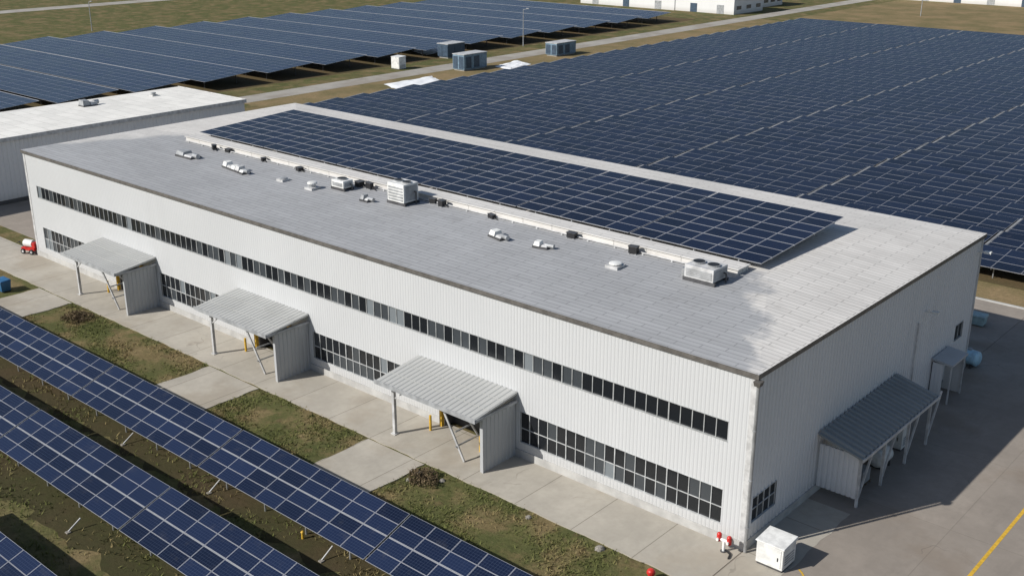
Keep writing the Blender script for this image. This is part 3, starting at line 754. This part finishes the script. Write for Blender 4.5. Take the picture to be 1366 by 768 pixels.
# left far field : deep slabs
pl, ln, dp_ = make_table('solar_table', 10, 6, 2.47, 1.72, R(4.0), 1.6, 0, 0, 'panelleft', False, 4, .1, steel='darksteel', frame_m='darksteel', rail=True)
used = False
for r_ in range(14):
    y = 23+r_*13.2+dp_/2
    for k in range(3):
        x = -214.5+k*24.78+ln/2
        if not worth(x, y, ln, dp_, 2): continue
        t = pl if not used else copy_tree(pl); used = True
        t.location = (x, y, 0); t.rotation_euler = (R(random.uniform(-.15, .15)), 0, 0)
        tag(t, f'deep solar slab beyond the white shed, {ORD[r_]} row back, {ORD[2-k]} from the road', 'solar panels', 'deep solar slabs in the field at upper left')

# ------------------------------------------------------------------ far equipment
def container(px, py, w_, d_, h_, m, label):
    x, y = at(px, py); t = empty('container', (x, y, 0)); tag(t, label, 'container')
    b = MB(); b.box(-w_/2, w_/2, -d_/2, d_/2, .25, h_); b.build('body', m, t, world=False, bevel=.04)
    b = MB(); b.box(-w_/2+.2, w_/2-.2, -d_/2+.2, d_/2-.2, 0, .247); b.build('base', 'plinth', t, world=False)
    b = MB(); b.box(-w_/2-.08, w_/2+.08, -d_/2-.08, d_/2+.08, h_+.003, h_+.12); b.build('roof', 'lighttrim', t, world=False)
    for s in (-.25, .25):
        b = MB(); b.box(w_*s-.6, w_*s+.6, -d_/2-.05, -d_/2-.003, .4, h_-.3); b.build('door', 'container_dark', t, world=False)
    for s in (-.3, .05):
        b = MB(); b.box(w_/2+.003, w_/2+.06, d_*s-.7, d_*s+.7, .5, h_-.4); b.build('louvre', 'container_dark', t, world=False)
container(627, 92, 3.0, 6.4, 3.0, 'container', 'blue-grey equipment container beside the far road, nearer of the two by the right field')
container(748, 73, 3.0, 6.4, 2.6, 'container', 'blue-grey equipment container farther along the road, above the right field corner')
container(602, 76, 3.0, 5.0, 2.8, 'container_dark', 'dark blue container across the road, at the end of the left field')
def cabinet(x, y, w_, d_, h_, label, m='white', z=0):
    t = empty('cabinet', (x, y, z)); tag(t, label, 'cabinet')
    b = MB(); b.box(-w_/2, w_/2, -d_/2, d_/2, .12, h_); b.build('body', m, t, world=False, bevel=.03)
    b = MB(); b.box(-w_/2+.05, w_/2-.05, -d_/2+.05, d_/2-.05, 0, .118); b.build('base', 'darksteel', t, world=False)
    b = MB(); b.hexa([(-w_/2-.06, -d_/2-.06, h_+.003), (w_/2+.06, -d_/2-.06, h_+.003), (w_/2+.06, d_/2+.06, h_+.003), (-w_/2-.06, d_/2+.06, h_+.003), (-w_/2-.04, -d_/2-.04, h_+.06), (w_/2+.04, -d_/2-.04, h_+.06), (w_/2+.04, d_/2+.04, h_+.16), (-w_/2-.04, d_/2+.04, h_+.16)]); b.build('lid', m, t, world=False)
    b = MB(); b.box(-w_/2+.12, w_/2-.12, -d_/2-.025, -d_/2-.003, .25, h_-.12); dd = b.build('door', m, t, world=False)
    b = MB(); b.box(w_/2-.3, w_/2-.26, -d_/2-.06, -d_/2-.028, h_*.45, h_*.6); b.build('door_handle', 'black', dd, world=False)
    b = MB()
    for k in range(4): b.box(w_/2+.003, w_/2+.02, -d_/2+.2, d_/2-.2, .35+k*.15, .42+k*.15)
    b.build('louvre', 'grey', t, world=False)
    return t
x, y = at(532, 92); cabinet(x, y, 2.2, 1.8, 2.3, 'small white cabinet beside the far road next to the left field')
cabinet(1.75, .1, 1.5, 1.35, 1.35, 'white equipment cabinet on the ground at the near corner of the factory', z=.056)
cabinet(1.2, 16.2, 1.1, .9, 1.5, 'white cabinet standing under the far half of the dark side canopy', z=.05)
def tarp(pts, label):
    ws = [at(*p) for p in pts]; cx = sum(p[0] for p in ws)/len(ws); cy = sum(p[1] for p in ws)/len(ws)
    b = MB(); n = 12; rnd = random.Random(len(label))
    g = [[0]*n for _ in range(n)]
    for i in range(n):
        for j in range(n):
            u, v = i/(n-1), j/(n-1)
            x = (ws[0][0]*(1-u)+ws[1][0]*u)*(1-v)+(ws[3][0]*(1-u)+ws[2][0]*u)*v; y = (ws[0][1]*(1-u)+ws[1][1]*u)*(1-v)+(ws[3][1]*(1-u)+ws[2][1]*u)*v
            edge = min(u, 1-u, v, 1-v)
            g[i][j] = (x+rnd.uniform(-.25, .25), y+rnd.uniform(-.25, .25), .03+(.08+rnd.random()*.12)*(1 if edge > 0 else .1))
    for i in range(n-1):
        for j in range(n-1): b.quad(g[i][j], g[i+1][j], g[i+1][j+1], g[i][j+1])
    tag(b.build('tarpaulin', 'tarp', origin=(cx, cy, 0), smooth=True), label, 'tarpaulin')
tarp([(512, 113), (575, 102), (594, 112), (545, 126)], 'large white sheet spread on the verge at the left corner of the right field')
tarp([(660, 89), (690, 81), (708, 86), (680, 94)], 'white sheet on the verge between the two blue-grey containers')
tarp([(548, 69), (589, 59), (606, 65), (570, 74)], 'white sheet on the ground at the end of the left field')
def pole(px, py, h_, label):
    x, y = at(px, py); t = empty('lamp_post', (x, y, 0)); tag(t, label, 'lamp post')
    b = MB(); b.cyl((0, 0, 0), (0, 0, h_), .12, .07, 10); b.build('pole', 'grey', t, world=False)
    b = MB(); b.bar((0, 0, h_-.1), (1.2, 0, h_+.1), .08); b.build('arm', 'grey', t, world=False)
    b = MB(); b.box(.9, 1.6, -.15, .15, h_+.1, h_+.25); b.build('lamp', 'grey', t, world=False)
pole(698, 62, 8, 'thin grey lamp post by the far road right of the left field')
pole(123, 42, 7, 'thin grey lamp post at upper left behind the slabs')
pole(1228, 22, 7, 'thin grey lamp post on the dry field at upper right')
def far_shed(px, py, w_, d_, h_, label, nd):
    x, y = at(px, py); t = empty('warehouse', (x, y, 0)); tag(t, label, 'building')
    b = MB(); b.box(-w_/2, w_/2, 0, d_, 0, h_); b.build('wall', 'shedwall', t, world=False)
    b = MB(); b.hexa([(-w_/2-.3, -.3, h_+.01), (w_/2+.3, -.3, h_+.01), (w_/2+.3, d_+.3, h_+.01), (-w_/2-.3, d_+.3, h_+.01), (-w_/2-.3, -.3, h_+.3), (w_/2+.3, -.3, h_+.3), (w_/2+.3, d_/2, h_+1.2), (-w_/2-.3, d_/2, h_+1.2)]); b.build('roof', 'shedroof', t, world=False)
    for k in range(nd):
        xx = -w_/2+w_*(k+.5)/nd
        b = MB(); b.box(xx-1.1, xx+1.1, -.08, -.005, 0, 2.4); b.build('door', 'container_dark' if k % 2 else 'grey', t, world=False)
    for k in range(3):
        yy = d_*(k+.5)/3; b = MB(); b.box(w_/2+.005, w_/2+.08, yy-1.2, yy+1.2, 1.2, 2.2); b.build('window', 'glass2', t, world=False)
far_shed(925, 16, 26, 16, 7, 'white warehouse at the top edge, right of centre beyond the left field', 3)
far_shed(835, 9, 34, 14, 6, 'long white warehouse at the top edge behind the left field corner', 3)
far_shed(985, 8, 16, 12, 6, 'small white warehouse at the top edge by the far road', 2)
far_shed(1255, 3, 60, 16, 7, 'long white warehouse at the top right beyond the dry field', 6)
far_shed(1345, 5, 22, 14, 6, 'rightmost white warehouse on the dry field at the top right', 3)

# ------------------------------------------------------------------ small things near the factory
def cyl_obj(t, name, m, p, q, r0, r1=None, n=14):
    b = MB(); b.cyl(p, q, r0, r1, n); return b.build(name, m, t, world=False, smooth=False)
hx, hy = -.75, -.75
t = empty('fire_hydrant', (hx, hy, .06)); tag(t, 'red and white double-headed fire hydrant at the near corner of the factory', 'hydrant'); t.scale = (.82, .82, .9)
cyl_obj(t, 'standpipe', 'white', (0, 0, 0), (0, 0, .75), .10); cyl_obj(t, 'flange', 'darksteel', (0, 0, 0), (0, 0, .05), .2)
b = MB(); b.cyl((-.35, 0, .72), (.35, 0, .72), .09); b.build('crosspipe', 'white', t, world=False)
for s in (-1, 1):
    b = MB(); b.cyl((s*.36, 0, .60), (s*.36, 0, 1.0), .16); b.dome((s*.36, 0, 1.0), .16, .14); b.build('valve_head', 'red', t, world=False)
    b = MB(); b.cyl((s*.36, -.165, .75), (s*.36, -.27, .75), .09); b.build('outlet_cap', 'white', t, world=False)
b = MB(); b.bar((.1, .1, .1), (.55, -.1, .06), .09); b.bar((.55, -.1, .06), (.7, -.6, .06), .09); b.build('hose', 'black', t, world=False)
x, y = at(868, 772); t = empty('red_bollard', (x, y, 0)); tag(t, 'rounded red bollard on the grass at the bottom edge', 'bollard')
cyl_obj(t, 'post', 'red', (0, 0, 0), (0, 0, .35), .15); b = MB(); b.cyl((0, 0, .353), (0, 0, .42), .22, .22, 16); b.dome((0, 0, .42), .22, .2, 16); b.build('cap', 'red', t, world=False)
x, y = at(404, 718); t = empty('marker_post', (x, y, 0)); tag(t, 'short yellow marker post in the gap between the front solar rows', 'marker')
cyl_obj(t, 'post', 'yellow', (0, 0, 0), (0, 0, .4), .07); cyl_obj(t, 'cap', 'yellow', (0, 0, .4), (0, 0, .47), .1, .05)
x, y = at(42, 338); t = empty('hose_cart', (x, y, .06), R(20)); tag(t, 'small red and white wheeled cart by the left end of the factory', 'cart')
b = MB(); b.box(-.75, .75, -.4, .4, .35, .6); b.build('chassis', 'red', t, world=False)
b = MB(); b.cyl((-.55, 0, .95), (.45, 0, .95), .36, n=18); b.build('tank', 'white', t, world=False)
b = MB(); b.box(.48, .85, -.35, .35, .6, 1.15); b.build('engine_cover', 'red', t, world=False, bevel=.05)
for sx in (-.5, .5):
    for sy in (-.46, .46):
        b = MB(); b.cyl((sx, sy-.06, .25), (sx, sy+.06, .25), .25, n=16); wv = b.build('wheel', 'black', t, world=False)
        b = MB(); b.cyl((sx, sy-.07, .25), (sx, sy+.07, .25), .12, n=12); b.build('rim', 'lighttrim', wv, world=False)
b = MB(); b.bar((-.75, 0, .5), (-1.3, 0, .95), .06); b.bar((-1.3, -.25, .95), (-1.3, .25, .95), .05); b.build('handle', 'darksteel', t, world=False)
def bin_(px, py, w_, d_, h_, m, label, z=0, rz=0):
    x, y = at(px, py, z); t = empty('bin', (x, y, z), rz); tag(t, label, 'bin')
    b = MB(); b.hexa([(-w_*.43, -d_*.43, .1), (w_*.43, -d_*.43, .1), (w_*.43, d_*.43, .1), (-w_*.43, d_*.43, .1), (-w_/2, -d_/2, h_), (w_/2, -d_/2, h_), (w_/2, d_/2, h_), (-w_/2, d_/2, h_)]); b.build('body', m, t, world=False, bevel=.03)
    b = MB(); b.hexa([(-w_/2-.04, -d_/2-.04, h_+.003), (w_/2+.04, -d_/2-.04, h_+.003), (w_/2+.04, d_/2+.04, h_+.003), (-w_/2-.04, d_/2+.04, h_+.003), (-w_/2+.02, -d_/2+.02, h_+.1), (w_/2-.02, -d_/2+.02, h_+.1), (w_/2-.02, d_/2-.02, h_+.16), (-w_/2+.02, d_/2-.02, h_+.16)]); b.build('lid', m, t, world=False, bevel=.02)
    for sx in (-1, 1):
        b = MB(); b.cyl((sx*w_*.36-.05, d_*.36, .1), (sx*w_*.36+.05, d_*.36, .1), .1, n=12); b.build('wheel', 'black', t, world=False)
bin_(5, 388, 1.3, .9, .95, 'bluebin', 'dark blue lidded bin on the grass at the left edge')
bin_(1303, 433, 1.3, .9, .8, 'teal', 'pale teal bin behind the far right corner of the factory', .05)
def tank(x, y, z, r, l_, m, label, rz=0):
    t = empty('water_tank', (x, y, z), rz); tag(t, label, 'tank')
    b = MB(); prof_ = [(-l_/2-r*.35, .35), (-l_/2-r*.2, .75), (-l_/2, 1.0), (l_/2, 1.0), (l_/2+r*.2, .75), (l_/2+r*.35, .35)]
    for (ya, ra), (yb, rb) in zip(prof_, prof_[1:]): b.cyl((0, ya, r+.15), (0, yb, r+.15), r*ra, r*rb, 20)
    b.build('shell', m, t, world=False, smooth=False)
    b = MB(); b.cyl((0, 0, 2*r+.1), (0, 0, 2*r+.24), .15, n=14); b.build('filler_cap', 'grey', t, world=False)
    for s in (-.6, .6):
        b = MB(); b.box(-r*.9, r*.9, s*l_/2-.07, s*l_/2+.07, 0, .32); b.build('cradle', 'darksteel', t, world=False)
tank(1.5, 13.3, .05, .5, 1.3, 'white', 'white plastic tank lying under the dark side canopy')
x, y = at(1291, 487, .05); tank(x, y, .05, .55, 1.3, 'paleblue', 'rounded pale blue tank by the far end of the shaded side wall', R(80))
t = empty('pallet', (1.4, 10.6, .05)); tag(t, 'grey boxed pallet load under the near half of the side canopy', 'pallet')
b = MB()
for yy in (-.5, 0, .5): b.box(-.5, .5, yy-.06, yy+.06, 0, .1)
for k in range(5): b.box(-.52+k*.21, -.34+k*.21, -.6, .6, .103, .13)
b.build('deck', 'bark', t, world=False)
b = MB(); b.box(-.45, .45, -.5, .5, .133, .95); b.build('carton', 'grey', t, world=False, bevel=.03)
for k, (px, py) in enumerate(((800, 732), (545, 640), (560, 633), (590, 641), (705, 690))):
    x, y = at(px, py); b = MB(); rnd = random.Random(k); r0 = rnd.uniform(.16, .3)
    b.dome((x, y, -.02), r0, r0*.8, 9, 3); o = b.build('stone', 'stone', origin=(x, y, 0))
    for v_ in o.data.vertices: v_.co.x *= rnd.uniform(.85, 1.15); v_.co.y *= rnd.uniform(.85, 1.15)
    tag(o, 'small grey stone on the grass, '+['near the bottom edge right of centre', 'left of the dry shrub by the forecourt', 'touching the dry shrub by the forecourt', 'right of the dry shrub by the forecourt', 'halfway along the nearest lawn'][k], 'stone', 'stones on the grass')
def shrub(px, py, r, h_, label, m, n_=900, seed=1):
    x, y = at(px, py); rnd = random.Random(seed); t = empty('shrub', (x, y, 0)); tag(t, label, 'shrub')
    tw = MB()
    for k in range(26):
        a = rnd.uniform(0, 6.28); rr = rnd.uniform(.3, 1)*r; tw.cyl((rr*.15*math.cos(a), rr*.15*math.sin(a), 0), (rr*math.cos(a), rr*math.sin(a)*.8, h_*rnd.uniform(.5, 1.05)), .018, .006, 5)
    tw.build('twigs', 'bark', t, world=False)
    b = MB()
    for k in range(n_):
        a = rnd.uniform(0, 6.28); q = rnd.random()**.6; zz = h_*rnd.random()**.8*(1-.5*q*q)*(.7+.3*math.sin(3*a+seed))
        c = Vector((r*q*math.cos(a)*(1+.25*math.sin(2*a+seed)), r*q*math.sin(a)*.8, zz+.03)); e1 = Vector((rnd.gauss(0, 1), rnd.gauss(0, 1), rnd.gauss(0, 1))).normalized(); e2 = e1.cross(Vector((rnd.gauss(0, 1), rnd.gauss(0, 1), .3))).normalized(); l_ = rnd.uniform(.04, .10)
        b.quad(c-e1*l_, c+e2*l_*.45, c+e1*l_, c-e2*l_*.45)
    b.build('foliage', m, t, world=False)
shrub(565, 640, 1.1, .7, 'dry brown shrub at the corner of the lawn by the right-hand canopy', 'dryleaf', 1300, 3)
shrub(103, 425, 1.5, .6, 'low brown shrub on the lawn at the left, in front of the left canopy', 'dryleaf', 1300, 5)
shrub(255, 398, .5, .5, 'little green shrub against the factory between left and middle canopies', 'greenleaf', 400, 9)
# grass blades
rnd = random.Random(11); b = MB()
def blades(x0, x1, y0, y1, n_, hh):
    for _ in range(n_):
        x = rnd.uniform(x0, x1); y = rnd.uniform(y0, y1)
        if math.sin(x*.9+1.3*math.sin(y*.7))+math.sin(y*1.3+x*.4)+rnd.gauss(0, .9) < .15: continue
        for q in range(2):
            a = rnd.uniform(0, 6.28); w_ = rnd.uniform(.02, .05); h_ = hh*rnd.uniform(.4, 1.2); xx = x+rnd.gauss(0, .06); yy = y+rnd.gauss(0, .06)
            b.tri((xx-math.cos(a)*w_, yy-math.sin(a)*w_, 0), (xx+math.cos(a)*w_, yy+math.sin(a)*w_, 0), (xx+rnd.gauss(0, .12), yy+rnd.gauss(0, .12), h_))
blades(-60.6, -41.0, -11.5, -4.35, 6500, .15)
blades(-35.2, -24.0, -11.5, -4.35, 5000, .15)
blades(-19.0, -.1, -13, -4.35, 8500, .15)
blades(-70, -8, -18, -13, 4500, .2); blades(-50, -12, -27, -20, 4000, .2)
t = NT('grass_blade'); p = t.pos(); nn = t.noise(p, .26, 5, .65); n2 = t.noise(p, 3, 2)
t.color(t.mix(t.ramp(nn, .38, .54), t.mix(n2, (.18, .14, .065), (.30, .235, .12)), t.mix(n2, (.095, .112, .036), (.15, .155, .055)))); t.rough(.9); t.b.inputs['Specular IOR Level'].default_value = .1
M['blade'] = t.m
o = b.build('grass', 'blade'); o['kind'] = 'stuff'; o['label'] = 'short patchy dry grass on the lawns and between the front solar rows'
